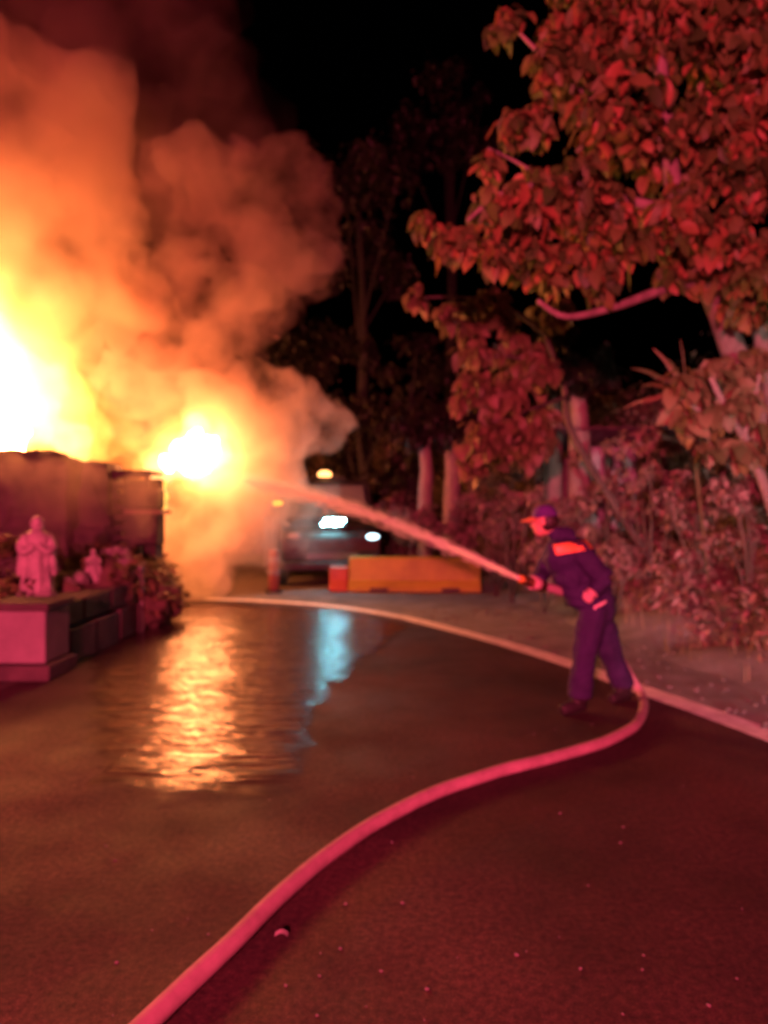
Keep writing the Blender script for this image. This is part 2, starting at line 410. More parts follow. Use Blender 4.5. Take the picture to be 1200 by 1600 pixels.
# robed statue
def robed(name, label, base, H, arms=True):
    t = empty(name, base, R(20)); tag(t, label, 'statue', 'plaster statues')
    m = MB()
    m.lathe([(.20*H, .0), (.215*H, .03*H), (.19*H, .12*H), (.165*H, .3*H), (.15*H, .45*H), (.145*H, .58*H), (.16*H, .70*H), (.13*H, .78*H), (.06*H, .83*H), (.05*H, .86*H)], n=24)
    m.ell((0, -.01*H, .915*H), (.068*H, .075*H, .085*H), 16, 10)
    m.ell((0, .025*H, .90*H), (.088*H, .085*H, .115*H), 16, 10)                       # veil
    m.tube(spline([(0, .07*H, .92*H), (0, .10*H, .75*H), (0, .12*H, .5*H), (0, .16*H, .15*H)], 4), .085*H, 10)
    if arms:
        for s in (-1, 1):
            m.tube(spline([(s*.13*H, 0, .74*H), (s*.19*H, -.04*H, .60*H), (s*.13*H, -.13*H, .54*H), (s*.02*H, -.18*H, .62*H)], 4), [.06*H]*9 + [.05*H, .045*H, .04*H, .03*H], 10)
            m.tube([(s*.15*H, -.03*H, .60*H), (s*.20*H, -.02*H, .34*H), (s*.22*H, 0, .22*H)], [.06*H, .055*H, .03*H], 8)
    for k in range(9):                                                              # folds of the robe
        a = 2*math.pi*k/9; m.tube(spline([(.14*H*math.cos(a), .14*H*math.sin(a), .55*H), (.165*H*math.cos(a+.1), .165*H*math.sin(a+.1), .3*H), (.205*H*math.cos(a+.05), .205*H*math.sin(a+.05), .01*H)], 4), .022*H, 6)
    union('figure', m, .012*max(H, .5), PLAST, .006*H, .06, parent=t, smooth=2)
    b = MB().lathe([(.24*H, -.10*H), (.25*H, -.02*H), (.23*H, .01*H)], n=8); b.build('plinth', CONC, t, bevel=.006)
    return t
robed('statue', 'tall pale robed statue glowing pink above the pedestal', px(58, 925, 8.2), .84)
robed('statue', 'small pale figure standing in the dark planting beside the tall robed statue', px(146, 908, 9.2), .40)
post = empty('marker_post', (-3.28, 9.9, .0)); tag(post, 'short pale post at the far end of the block wall', 'post')
MB().box((0, 0, .44), (.13, .13, .88)).build('shaft', PLAST, post, bevel=.015)
MB().box((0, 0, .90), (.17, .17, .05)).build('cap', CONC, post, bevel=.012)

# stones in the bed
rock_meshes = []
for k in range(3):
    bm = bmesh.new(); bmesh.ops.create_icosphere(bm, subdivisions=2, radius=1)
    for v in bm.verts: v.co *= 1 + .35 * mnoise.noise(v.co * 1.4 + Vector((k*7, 0, 0))); v.co.z *= .7
    me = bpy.data.meshes.new('stone'); bm.to_mesh(me); bm.free(); me.materials.append(CONC); rock_meshes.append(me)
for k, (u, v, d, s, lb) in enumerate([(185, 868, 9.8, .13, 'pale stone perched highest in the dark bed'), (196, 880, 9.7, .10, 'pale stone leaning under the highest one in the bed'),
        (118, 905, 9.0, .12, 'dull pink stone at the foot of the small figure'), (225, 905, 10.4, .15, 'brown stone catching firelight beside the short pale post'), (96, 912, 8.8, .14, 'rounded stone next to the tall robed statue')]):
    o = bpy.data.objects.new('stone', rock_meshes[k % 3]); COL.objects.link(o); p = px(u, v, d); o.location = p
    o.scale = (s*1.7, s*1.35, s*1.4); o.rotation_euler = (0, 0, k*1.3); tag(o, lb, 'stone', 'stones in the planting bed')
    # mound of soil the stone sits on
mound = union('soil_mound', MB().ell((-3.75, 9.8, .6), (.55, .9, .45)).ell((-3.4, 10.5, .35), (.5, .7, .45)).ell((-3.9, 9.0, .55), (.45, .7, .25)), .07, mat('soil', (.16, .11, .08), (.08, .055, .04), .95, 5, .8, 18), .10, .3)
tag(mound, kind='structure')

# tall dark blocks in front of the fire
def slabs(name, label, cat, base, parts):
    t = empty(name, base); tag(t, label, cat, 'dark blocks below the fire')
    for (nm, c, size, mt) in parts: block(t, c, size, mt, nm, jit=.006, bev=.03)
    return t
D = 10.6
def span(u0, u1, v0, v1, d): a = px(u0, v0, d); b = px(u1, v1, d); return (a.x + b.x)/2, b.x - a.x, b.z, a.z
def dark_block(label, u0, u1, vt, d, depth, arch=0):
    cx, w, _, zt = span(u0, u1, vt, 1000, d)
    t = empty('dark_block', (cx, d, 0)); tag(t, label, 'block', 'dark blocks below the fire')
    m = MB(); hh = zt - arch*.6
    m.box((0, depth/2, hh/2), (w, depth, hh)); m.box((-w*.1, depth*.35, hh*.3), (w*1.04, depth*1.1, hh*.55), rz=.05)
    if arch: m.ell((w*.08, depth/2, hh - arch*.6), (w*.47, depth*.45, arch*2.0), 18, 10)
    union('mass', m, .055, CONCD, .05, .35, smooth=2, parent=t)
    for k in range(4):
        x = random.uniform(-w*.45, w*.45); z = random.uniform(.5, hh*.75)
        MB().box((x, -.05, z), (.07, .03, random.uniform(.6, 1.1)), ry=random.uniform(-.6, .6), rx=-.08).build('charred_board', CHAR, t, bevel=.006)
    return t
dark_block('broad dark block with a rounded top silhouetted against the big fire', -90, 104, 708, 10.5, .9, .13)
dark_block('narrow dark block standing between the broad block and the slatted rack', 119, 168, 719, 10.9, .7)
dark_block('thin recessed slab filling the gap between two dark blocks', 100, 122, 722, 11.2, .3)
# slatted rack at the end of the row
t = empty('slatted_rack', px(205, 985, 11.2)); t.location.z = 0; tag(t, 'dark slatted rack stepping down towards the small white fire', 'rack')
cx, w, _, zt = span(170, 232, 741, 900, 11.2)
for sx in (-1, 1):
    for sy in (0, .5): MB().box((sx*(w/2-.05), sy, zt/2-.02), (.07, .07, zt-.06)).build('post', CHAR, t, bevel=.01)
for k in range(7):
    z = zt - .03 - k*.155
    MB().box((0, -.05, z), (w, .03, .075), ry=random.uniform(-.02, .02)).build('slat', CHAR, t, bevel=.008)
MB().box((0, .58, zt*.5), (w + .02, .04, zt - .1)).build('back_panel', CHAR, t, bevel=.01)
MB().box((0, .25, zt + .03), (w + .05, .66, .05)).build('top_board', CHAR, t, bevel=.01)
t = empty('ledge_box', px(222, 985, 10.9)); t.location.z = 0; tag(t, 'dark box with a projecting ledge beside the narrow flame', 'box')
cx, w, _, zt = span(194, 240, 768, 900, 10.9)
for sx in (-1, 1): MB().box((sx*(w/2-.06), .2, .55), (.09, .4, 1.1)).build('leg', CHAR, t, bevel=.012)
MB().box((0, .2, (zt+1.62)/2 + .04), (w, .4, zt - 1.62)).build('body', CHAR, t, bevel=.02)
MB().box((.03, .17, 1.60), (w + .12, .52, .055)).build('ledge', mat('bare_board', (.3, .22, .15), (.15, .1, .07), .7, 8, .3, 40), t, bevel=.01)
MB().box((.0, .2, 1.34), (w, .42, .44)).build('drawer', CHAR, t, bevel=.02)

# ------------------------------------------------------------------ truck and barriers at the end of the road
PAINT = mat('dark_truck_paint', (.03, .027, .032), (.02, .018, .021), .35, 3, spec=.6)
REDP = mat('red_truck_paint', (.04, .015, .02), (.03, .012, .015), .35, 4, spec=.6)
BLK = mat('black_plastic', (.02, .02, .02), (.012, .012, .012), .55, 10)
RUB = mat('rubber', (.018, .017, .017), (.01, .01, .01), .85, 20, .4, 60)
STEEL = mat('steel', (.45, .45, .46), (.3, .3, .31), .35, 12, metal=1)
m, n, l = newmat('windshield_glass'); b_ = n['Principled BSDF']
b_.inputs['Base Color'].default_value = (.16, .18, .20, 1); b_.inputs['Roughness'].default_value = .25; b_.inputs['Specular IOR Level'].default_value = .8
b_.inputs['Transmission Weight'].default_value = .2
GLASS = m
tk = empty('truck', (-1.10, 15.6, 0), R(14)); tk.scale = (1.08, 1, 1.12); tag(tk, 'dark emergency truck with lit white lamps behind the water jet', 'truck')
W_ = 1.0
prof = [(.0, .50), (-.02, .95), (.10, 1.12), (.55, 1.22), (1.05, 2.02), (1.25, 2.10), (2.4, 2.12), (2.45, .50), (1.9, .42), (.6, .42)]
MB().prism(prof, -W_, W_).build('cab', PAINT, tk, bevel=.07, seg=3)
MB().prism([(2.5, .55), (2.5, 2.02), (3.9, 2.02), (3.9, .55)], -1.02, 1.02).build('rear_body', PAINT, tk, bevel=.04)
ws = MB(); ws.add([(-.86, .60, 1.30), (.86, .60, 1.30), (.80, 1.00, 1.94), (-.80, 1.00, 1.94), (-.86, .575, 1.315), (.86, .575, 1.315), (.80, .975, 1.955), (-.80, .975, 1.955)], [(0,1,2,3),(4,5,6,7),(0,1,5,4),(1,2,6,5),(2,3,7,6),(3,0,4,7)])
wso = ws.build('windshield', GLASS, tk)
for s in (-.35, .4):
    MB().tube([(s, .57, 1.31), (s + .3, .74, 1.60)], .012, 6).build('wiper', BLK, wso)
MB().prism([(-.035, .96), (.085, 1.12), (.085, 1.10), (-.015, .94)], -.8, .8).build('hood_edge', BLK, tk)
MB().box((0, -.045, .80), (1.9, .05, .24)).build('red_band', REDP, tk, bevel=.015)
gr = MB().box((0, -.055, .60), (1.1, .05, .14)).build('grille', BLK, tk, bevel=.01)
for k in range(4): MB().box((0, -.09, .555 + k*.032), (1.04, .02, .012)).build('grille_bar', STEEL, gr)
MB().box((0, -.12, .42), (2.02, .20, .16)).build('bumper', BLK, tk, bevel=.04)
for s in (-1, 1):
    dr = MB().prism([(1.12, .55), (1.12, 1.22), (1.30, 1.30), (2.2, 1.30), (2.25, .55)], s*1.003, s*1.012).build('door', PAINT, tk)
    MB().prism([(1.02, 1.32), (1.30, 1.94), (2.2, 1.96), (2.2, 1.32)], s*1.004, s*1.014).build('window', GLASS, dr)
    MB().box((s*1.03, 2.1, 1.12), (.03, .14, .03)).build('handle', STEEL, dr)
    MB().box((s*1.006, 1.7, .74), (.016, 2.0, .16)).build('stripe', REDP, tk)
    mi = MB().tube([(s*1.0, .85, 1.45), (s*1.16, .78, 1.5)], .018, 6).build('mirror_arm', BLK, tk)
    MB().box((s*1.2, .77, 1.5), (.16, .06, .30)).build('mirror', BLK, mi, bevel=.02)
    for yy in (.85, 3.3):
        wh = MB().lathe([(.30, -.12), (.40, -.10), (.42, 0), (.40, .10), (.30, .12)], (s*.90, yy, .42), 24, 'X').build('wheel', RUB, tk, smooth=False)
        MB().lathe([(.05, -.125), (.22, -.128), (.28, -.10), (.28, .10), (.22, .128), (.05, .125)], (s*.90, yy, .42), 18, 'X').build('rim', STEEL, wh)
    hb = MB().box((s*.74, -.06, .98), (.34, .06, .17)).build('headlamp_housing', BLK, tk, bevel=.02)
LAMPW = emit('white_lamp', (.62, .88, 1.0), 5)
LAMP_OFF = mat('lamp_glass', (.3, .3, .3), (.2, .2, .2), .15)
MB().ell((-.74, -.085, .98), (.13, .03, .07), 16, 8).build('headlamp', LAMP_OFF, tk, True)
MB().ell((.80, -.090, .96), (.13, .035, .055), 16, 8).build('headlamp', LAMPW, tk, True)['label'] = 'lit white headlamp'
# work lamp on a bracket above the hood, the brightest of the lights
wl_ = MB().box((.02, .02, 1.24), (.58, .10, .19)).build('work_lamp', BLK, tk, bevel=.02)
LENS = emit('work_lamp_lens', (.25, .85, 1.0), 200)
for k, (x, z) in enumerate(((-.17, 1.20), (-.06, 1.215), (.05, 1.20), (.16, 1.215), (-.11, 1.275), (.0, 1.28), (.11, 1.27), (.21, 1.275))):
    MB().ell((x, -.045, z), (.046, .02, .03), 12, 6).build('lens', LENS, wl_, True)
for s in (-.2, .24): MB().tube([(s, .05, 1.08), (s, .05, 1.18)], .02, 6).build('bracket', BLK, wl_)
MB().ell((.09, 1.5, 2.20), (.15, .11, .085), 16, 8).build('beacon', emit('amber_beacon', (1, .42, .12), 5), tk, True)
MB().box((.09, 1.5, 2.125), (.9, .3, .05)).build('beacon_bar', BLK, tk, bevel=.015)
mk = MB().ell((-1.0, .55, 1.60), (.10, .05, .04), 12, 8).build('marker_lamp', emit('amber_marker', (1, .5, .03), 5), tk, True)
MB().tube([(-.98, .62, 1.58), (-.9, .7, 1.5)], .02, 6).build('marker_stalk', BLK, tk)
fr = tk.matrix_basis
bpy.context.view_layer.update()
def tw(p): return Matrix.Translation((-1.35, 15.6, 0)) @ Matrix.Rotation(R(14), 4, 'Z') @ Vector(p)
# orange bollard beside the truck
bo = empty('bollard', gp(428, 926)); bo.location.z = -.004; tag(bo, 'short orange striped bollard standing in front of the truck at its smoky side', 'bollard')
MB().lathe([(.17, 0), (.17, .05), (.125, .06)], n=20).build('foot', BLK, bo)
MB().lathe([(.115, .06), (.115, .80), (.10, .85), (.05, .87)], n=20).build('post', mat('faded_orange', (.30, .13, .08), (.2, .09, .06), .6, 6), bo, True)
for z in (.36, .62): MB().lathe([(.118, z), (.1185, z+.1), (.118, z+.101)], n=20).build('band', CONC, bo)

def barrier(label, c, L, H, rz, mt):
    t = empty('road_barrier', c, rz); tag(t, label, 'barrier')
    pf = [(-.26, 0), (-.26, .07), (-.17, .07+H*.24), (-.11, H*.94), (-.08, H), (.08, H), (.11, H*.94), (.17, .07+H*.24), (.26, .07), (.26, 0)]
    MB().prism(pf, -L/2, L/2).build('body', mt, t, bevel=.03, seg=3)
    for s in (-1, 1):
        MB().lathe([(.055, -.02), (.055, .02)], (s*L*.30, 0, H + .015), 14).build('fill_cap', BLK, t)
        MB().box((s*L*.27, -.262, .05), (.36, .03, .07)).build('forklift_slot', BLK, t)
    return t
YEL = mat('yellow_plastic', (.42, .44, .04), (.28, .29, .03), .55, 2.5, .2, 12)
ORA = mat('orange_plastic', (.40, .11, .04), (.28, .07, .03), .55, 2.5, .2, 12)
pb = gp(668, 921)
bt = barrier('long low dull yellow road barrier with an orange-red end beside the truck', (.62, 15.0, -.004), 2.65, .70, R(-2), YEL)
pf = [(-.265, 0), (-.265, .07), (-.18, .07+.17), (-.13, .50), (.13, .50), (.18, .07+.17), (.265, .07), (.265, 0)]
MB().prism(pf, -1.72, -1.335).build('end_section', ORA, bt, bevel=.03)

# ------------------------------------------------------------------ hoses and water jet
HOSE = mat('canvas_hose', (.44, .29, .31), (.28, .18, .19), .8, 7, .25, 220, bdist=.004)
BRASS = mat('brass', (.55, .36, .14), (.4, .25, .1), .35, 14, metal=1)
NZ = px(818, 906, 5.75)                 # nozzle tip
hr = .037
gpts = [gp(*p, h=hr) for p in [(1001,1090),(1006,1112),(995,1138),(955,1163),(880,1188),(780,1214),(680,1249),(600,1290),(520,1341),(440,1410),(360,1489),(290,1556),(225,1620),(140,1705),(40,1800)]]
air = [px(842, 914, 5.86), px(880, 925, 6.02), px(915, 940, 6.22), px(942, 975, 6.40), px(958, 1010, 6.46), px(980, 1048, 6.44)]
h1 = empty('fire_hose', gp(600, 1290)); h1.location.z = 0
tag(h1, 'pink-lit fire hose snaking from the firefighter across the foreground road', 'hose')
inv = Matrix.Translation(-h1.location)
def loc(ps, o): return [Vector(p) - o.location for p in ps]
hp = spline(air + gpts, 10); hp = [p + (Vector((mnoise.noise(p*2.3), mnoise.noise(p*2.3 + Vector((4, 4, 4))), 0))*.009 if i > 70 else Vector()) for i, p in enumerate(hp)]
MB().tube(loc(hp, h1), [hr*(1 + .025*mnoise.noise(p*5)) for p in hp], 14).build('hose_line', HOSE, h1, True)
ax = (NZ - px(842, 914, 5.86)).normalized(); b0 = px(842, 914, 5.86)
MB().tube(loc([b0 - ax*.05, b0 + ax*.03, b0 + ax*.05, b0 + ax*.13], h1), [.05, .05, .038, .034], 16).build('coupling', BRASS, h1, True)
nz = MB().tube(loc([b0 + ax*.11, b0 + ax*.20, NZ + ax*.02], h1), [.04, .034, .022], 16).build('nozzle', BRASS, h1, True)
MB().tube(loc([NZ + ax*.0, NZ + ax*.045], h1), .030, 16).build('nozzle_tip', mat('yellow_bumper', (.6, .35, .04), None, .5), h1, True)

# worn white line along the road edge
el = spline([Vector((p.x, p.y, .004)) for p in edge], 8); vs = []; fs = []
for i, p in enumerate(el):
    t_ = (el[min(i+1, len(el)-1)] - el[max(i-1, 0)]).normalized(); nn = Vector((-t_.y, t_.x, 0)); w_ = .13 + .008*mnoise.noise(p*9)
    vs += [p - nn*.02 - nn*w_, p - nn*.02 + nn*w_]
for i in range(len(el)-1): fs.append((2*i, 2*i+1, 2*i+3, 2*i+2))
tag(MB().add(vs, fs).build('edge_line', mat('worn_white_paint', (.85, .84, .82), (.5, .47, .45), .6, 7, .3, 60, detail=9)), kind='structure')

# jet of water
jt = empty('water_jet', NZ); tag(jt, 'long pinkish jet of water arching from the nozzle into the fire', 'water jet')
J = [NZ + ax*.04, px(760, 880, 6.35), px(700, 853, 7.05), px(620, 820, 8.1), px(540, 791, 9.3), px(460, 768, 10.6), px(380, 753, 11.8), px(310, 747, 12.6)]
Jl = loc(spline(J, 12), jt); NJ = len(Jl)
def jr(t): return .018 + .15 * t**.9
m, n, l = newmat('water_spray'); b_ = n['Principled BSDF']
b_.inputs['Base Color'].default_value = (.85, .82, .82, 1); b_.inputs['Roughness'].default_value = .4
tr = n.new('ShaderNodeBsdfTranslucent'); tr.inputs[0].default_value = (.85, .82, .82, 1); mx = n.new('ShaderNodeMixShader'); mx.inputs[0].default_value = .45
l.new(b_.outputs[0], mx.inputs[1]); l.new(tr.outputs[0], mx.inputs[2]); l.new(mx.outputs[0], n['Material Output'].inputs[0])
SPRAY = m
core = MB(); cr = [max(.006, .018 + .02*math.sin(math.pi*min(i/NJ*2.2, 1)) - .004*(i/NJ)) * (1 if i < NJ*.2 else max(.1, 1-(i/NJ-.2)*2.2)) for i in range(NJ)]
core.tube(Jl, cr, 10); 
co_ = core.build('jet_core', SPRAY, jt, True)
st = MB()
for k in range(2600):
    t0 = random.random()**1.4 * .82; L = random.uniform(.015, .05); t1 = min(t0 + L, 1)
    a = random.uniform(0, 6.283); q = abs(random.gauss(0, .42)); 
    def at(t):
        f = t*(NJ-1); i = min(int(f), NJ-2); p = Jl[i].lerp(Jl[i+1], f-i); d = (Jl[i+1]-Jl[i]).normalized()
        s_ = d.cross(Vector((0,0,1))).normalized(); u_ = s_.cross(d); r = jr(t)*q
        return p + s_*r*math.cos(a) + u_*r*math.sin(a) - Vector((0,0,1))*max(q-.6,0)*.12*t, s_, u_
    (p0, s0, u0), (p1, s1, u1) = at(t0), at(t1); pm = (p0+p1)/2
    w = random.uniform(.0016, .004) * (1 + 1.6*t0)
    st.add([p0, pm + s0*w, pm - s0*w*.5 + u0*w*.87, pm - s0*w*.5 - u0*w*.87, p1], [(0,1,2),(0,2,3),(0,3,1),(4,2,1),(4,3,2),(4,1,3)])
so_ = st.build('droplets', SPRAY, jt); so_['kind'] = 'stuff'
mist = union('mist', MB().tube([p for p in spline(J, 3)], [jr(i/21)*1.15 + .012 for i in range(len(spline(J, 3)))], 10), .05, volmat('mist', .7, (.96, .95, .95), .3, ns=3.0, lo=.3, hi=.75), .012, .3)
mist.parent = jt; mist.matrix_parent_inverse = Matrix.Translation(-jt.location)

# ------------------------------------------------------------------ firefighter
CLOTH = mat('navy_cloth', (.028, .012, .08), (.018, .008, .055), .85, 5, .5, 90, bdist=.004)
SKIN = mat('skin', (.55, .30, .22), (.48, .25, .18), .5, 8)
BOOT = mat('boot_leather', (.03, .025, .028), (.018, .015, .016), .5, 12, .2, 60)
PZ = 6.0
def P(u, v, d=PZ): return px(u, v, d)
pe = empty('person', gp(930, 1105)); pe.location.z = 0
tag(pe, 'person in dark navy uniform and cap, bent forward aiming a hose, orange strip on back', 'person')
body = MB()
def limb(pts, rads, n=12): body.tube(spline(pts, 5), list(np.interp(np.linspace(0, len(rads)-1, (len(pts)-1)*5+1), range(len(rads)), rads)), n)
hipL = P(926, 950, 5.93); hipR = P(934, 948, 6.14)
kneL = P(912, 1026, 5.86); ankL = P(905, 1096, 5.90)
kneR = P(955, 1026, 6.22); ankR = P(976, 1083, 6.26)
toeL = Vector((P(872, 1110, 5.88).x, 5.80, .045)); toeR = Vector((P(945, 1110, 6.2).x, 6.12, .045))
ankL.z = .10; ankR.z = .10
limb([hipL, kneL, ankL], [.122, .105, .085, .07]); limb([hipR, kneR, ankR], [.122, .105, .085, .07])
# baggy trouser hems
for a_, k_ in ((ankL, kneL), (ankR, kneR)):
    d_ = (k_ - a_).normalized(); body.tube([a_ + d_*.03, a_ + d_*.16, a_ + d_*.34], [.098, .096, .092], 14)
pel = (hipL + hipR)/2
yaw = Matrix.Rotation(R(-48), 3, 'Z')       # chest turned: facing left and away
ch = P(893, 872, 6.02); wa = P(915, 922, 6.03); nk = P(872, 838, 6.0)
body.ell(pel + Vector((0, 0, .03)), (.135, .185, .14), rot=yaw)
body.ell(pel + Vector((.045, -.03, -.02)), (.11, .15, .12), rot=yaw)
body.ell(wa, (.19, .24, .16), rot=yaw); body.ell(P(904, 898, 6.03), (.19, .26, .16), rot=yaw); body.ell(P(922, 938, 6.03), (.19, .235, .10), rot=yaw)
body.ell(ch, (.185, .275, .165), rot=yaw); body.ell(P(888, 856, 6.02), (.145, .25, .095), rot=yaw)
shL = P(904, 863, 5.85); shR = P(868, 857, 6.17)
elL = P(946, 905, 5.78); haL = P(918, 934, 5.72)
elR = P(846, 898, 6.16); haR = P(838, 909, 5.90)
body.ell(shL, .085); body.ell(shR, .085)
limb([shL, elL], [.095, .085, .075]); limb([elL, elL.lerp(haL, .75)], [.074, .066, .056])
limb([shR, elR], [.095, .085, .075]); limb([elR, elR.lerp(haR, .8)], [.074, .064, .054])
body.tube([ch, nk, P(860, 826, 6.0)], [.085, .065, .055], 12)
body.tube([P(890, 846, 6.02), P(868, 836, 6.0)], [.10, .078], 14)      # collar
# hands: palm, four fingers, thumb
def hand(wrist, grip, axis, side, R0=.046):
    """fist closed round an axis through grip"""
    ax_ = axis.normalized(); out = (wrist - grip).normalized(); out = (out - ax_*out.dot(ax_)).normalized(); th = ax_.cross(out).normalized()*side
    body.tube([wrist, grip + out*R0 + th*.012], [.03, .034], 10)
    body.ell(grip + out*R0*.85, (.035, .035, .038))
    for k in range(4):
        c = grip + ax_*(k-1.5)*.0205; r = R0 + .003*(k in (1, 2))
        ring = [c + out*r*math.cos(q) + th*r*math.sin(q) for q in np.linspace(.2, 3.6 + .25*(k in (1, 2)), 9)]
        body.tube(ring, [.0115]*6 + [.0105, .0095, .008], 7)
    ring = [grip + ax_*(.052 - .006*i) + out*R0*math.cos(q) - th*R0*math.sin(q) for i, q in enumerate(np.linspace(.1, 2.3, 6))]
    body.tube(ring, [.014, .0135, .013, .012, .011, .009], 7)
hand(elL.lerp(haL, .8), haL, Vector((-.35, .5, .35)), 1, .021)
hand(elR.lerp(haR, .85), b0 + ax*.05, ax, -1)
# head: skull, jaw, nose, ears, looking at the fire
hc = P(850, 815, 6.0); fw = Vector((-.86, .42, -.12)).normalized(); sd_ = fw.cross(Vector((0, 0, 1))).normalized(); upv = sd_.cross(fw)
HM = Matrix((fw, -sd_, upv)).transposed()
def H(x, y, z): return hc + HM @ Vector((x, y, z))
body.ell(H(-.015, 0, .02), (.098, .078, .10), rot=HM); body.ell(H(.035, 0, -.055), (.062, .056, .062), rot=HM)
body.ell(H(.05, 0, -.092), (.034, .032, .024), rot=HM)
body.tube([H(.078, 0, .012), H(.105, 0, -.028), H(.09, 0, -.036)], [.011, .016, .013], 8)
for s in (-1, 1):
    body.ell(H(-.005, s*.080, -.01), (.024, .010, .034), 10, 6, rot=HM); body.ell(H(.062, s*.032, -.022), (.022, .02, .02), rot=HM)
body.ell(H(.083, 0, -.058), (.012, .024, .007), rot=HM); body.ell(H(.082, 0, -.070), (.012, .021, .008), rot=HM)
for lo_, (a_, t_) in enumerate(((ankL, toeL), (ankR, toeR))):           # boots
    dirn = Vector((t_.x - a_.x, t_.y - a_.y, 0)).normalized(); heel = Vector((a_.x, a_.y, .05)) - dirn*.05
    body.tube([Vector((a_.x, a_.y, .22)), Vector((a_.x, a_.y, .08))], [.06, .058], 12)
    body.tube([heel, Vector((a_.x, a_.y, .06)) + dirn*.04, Vector((a_.x, a_.y, .05)) + dirn*.13, Vector((a_.x, a_.y, .042)) + dirn*.19], [.047, .055, .050, .038], 12)
bo_ = union('body', body, .0085, None, 0, smooth=3)
bo_.data.materials.append(CLOTH); bo_.data.materials.append(SKIN); bo_.data.materials.append(BOOT)
gl = mat('work_glove', (.55, .36, .34), (.4, .26, .25), .8, 20, .3, 90); bo_.data.materials.append(gl)
co = [v.co.copy() for v in bo_.data.vertices]; no = [v.normal.copy() for v in bo_.data.vertices]
for v, c, nn in zip(bo_.data.vertices, co, no):          # folds in the cloth
    if c.z > .2 and (c - hc).length > .16 and (c - haL).length > .09 and (c - b0).length > .12:
        q = Vector((c.x + c.z*.5, c.y, c.z*1.1 - c.x*.6)) * 6
        v.co = c + nn * (mnoise.fractal(q, 1, 2, 3) * .016 + .006*mnoise.noise(Vector((c.x, c.y, c.z*1.6))*14))
for p in bo_.data.polygons:
    c = p.center; k = 0
    lz = HM.transposed() @ (c - hc)
    if c.z < .135: k = 2
    elif (c - hc).length < .155 and lz.z > -.115 - .6*lz.x*(lz.x < 0): k = 1
    elif (c - haL).length < .075: k = 3
    elif (c - (b0 + ax*.05)).length < .085: k = 3
    p.material_index = k
bo_.parent = pe; bo_.matrix_parent_inverse = Matrix.Translation(-pe.location)
def pl(mb): 
    mb.v = [tuple(Vector(v) - pe.location) for v in mb.v]; return mb
for s in (-1, 1):
    pl(MB().ell(H(.076, s*.033, .002), (.011, .013, .010), rot=HM)).build('eye', mat('eye', (.7, .68, .66), (.6, .58, .55), .2) if s < 0 else bpy.data.materials['eye'], pe, True)
HAIR = mat('dark_hair', (.03, .022, .02), (.015, .012, .01), .6, 40)
hm = MB().ell(H(-.035, 0, .0), (.088, .083, .085), rot=HM); pl(hm).build('hair', HAIR, pe, True)
capm = MB()
def dome(mb, r0, z0, z1, cx, ex=1.2):
    n_ = 20; rows = 7; vs = []; fs = []
    for j in range(rows+1):
        t_ = j/rows; r = r0*math.cos(t_*math.pi/2*.96)**.8; z = z0 + (z1-z0)*math.sin(t_*math.pi/2)
        for i in range(n_):
            q = 2*math.pi*i/n_; vs.append(H(cx + r*ex*math.cos(q), r*math.sin(q), z))
    for j in range(rows):
        for i in range(n_): fs.append((j*n_+i, j*n_+(i+1) % n_, (j+1)*n_+(i+1) % n_, (j+1)*n_+i))
    fs += [tuple(range(rows*n_, (rows+1)*n_)), tuple(range(n_))[::-1]]
    mb.add(vs, fs)
dome(capm, .089, .035, .135, -.012)
cp = pl(capm).build('cap', mat('purple_navy_cap', (.08, .02, .2), (.055, .015, .14), .8, 12), pe, True)
brim = MB(); vs = []; fs = []
for j in range(5):
    for i in range(9):
        q = R(-62 + 124*i/8); r = .095 + j*.021*math.cos(q*1.1)
        for zz in (0, .008): vs.append(H(-.012 + r*1.12*math.cos(q), r*.95*math.sin(q), .045 - j*.006 - .02*abs(math.sin(q))**2 + zz))
for j in range(4):
    for i in range(8):
        a_ = (j*9+i)*2; b2 = a_+2; c_ = a_+18; d_ = c_+2
        fs += [(a_, b2, d_, c_), (a_+1, c_+1, d_+1, b2+1)]
for i in range(8):
    a_ = (4*9+i)*2; fs.append((a_, a_+2, a_+3, a_+1))
brim.add(vs, fs); pl(brim).build('brim', mat('orange_brim', (.62, .26, .10), (.5, .2, .08), .7, 10), cp)
# reflective strip wrapped on the upper back, lying on the jacket
from mathutils.bvhtree import BVHTree
bv = BVHTree.FromPolygons([tuple(v.co) for v in bo_.data.vertices], [tuple(p.vertices) for p in bo_.data.polygons])
def patch(name, quad, nu, nv, mt, off=.006):
    """a strip of cloth laid onto the body, seen within a quad of photo pixels"""
    vs = []; fs = []
    for j in range(nv+1):
        for i in range(nu+1):
            s_, t_ = i/nu, j/nv
            u = (quad[0][0]*(1-s_)+quad[1][0]*s_)*(1-t_)+(quad[3][0]*(1-s_)+quad[2][0]*s_)*t_
            v = (quad[0][1]*(1-s_)+quad[1][1]*s_)*(1-t_)+(quad[3][1]*(1-s_)+quad[2][1]*s_)*t_
            o_ = Vector((0, 0, CAMH)); d_ = (px(u, v, 1) - o_).normalized(); h, nn, ix, ds = bv.ray_cast(o_, d_)
            p = (h + nn*off) if h else None
            if h and h.y > 6.35: p = None
            vs.append(p if p else (vs[-1] if vs else px(u, v, 6)))
    for j in range(nv):
        for i in range(nu): a_ = j*(nu+1)+i; fs.append((a_, a_+1, a_+nu+2, a_+nu+1))
    o = pl(MB().add(vs, fs)).build(name, mt, pe, True)
    sm = o.modifiers.new('s', 'SMOOTH'); sm.factor = .5; sm.iterations = 4
    so2 = o.modifiers.new('t', 'SOLIDIFY'); so2.thickness = .004
    return o
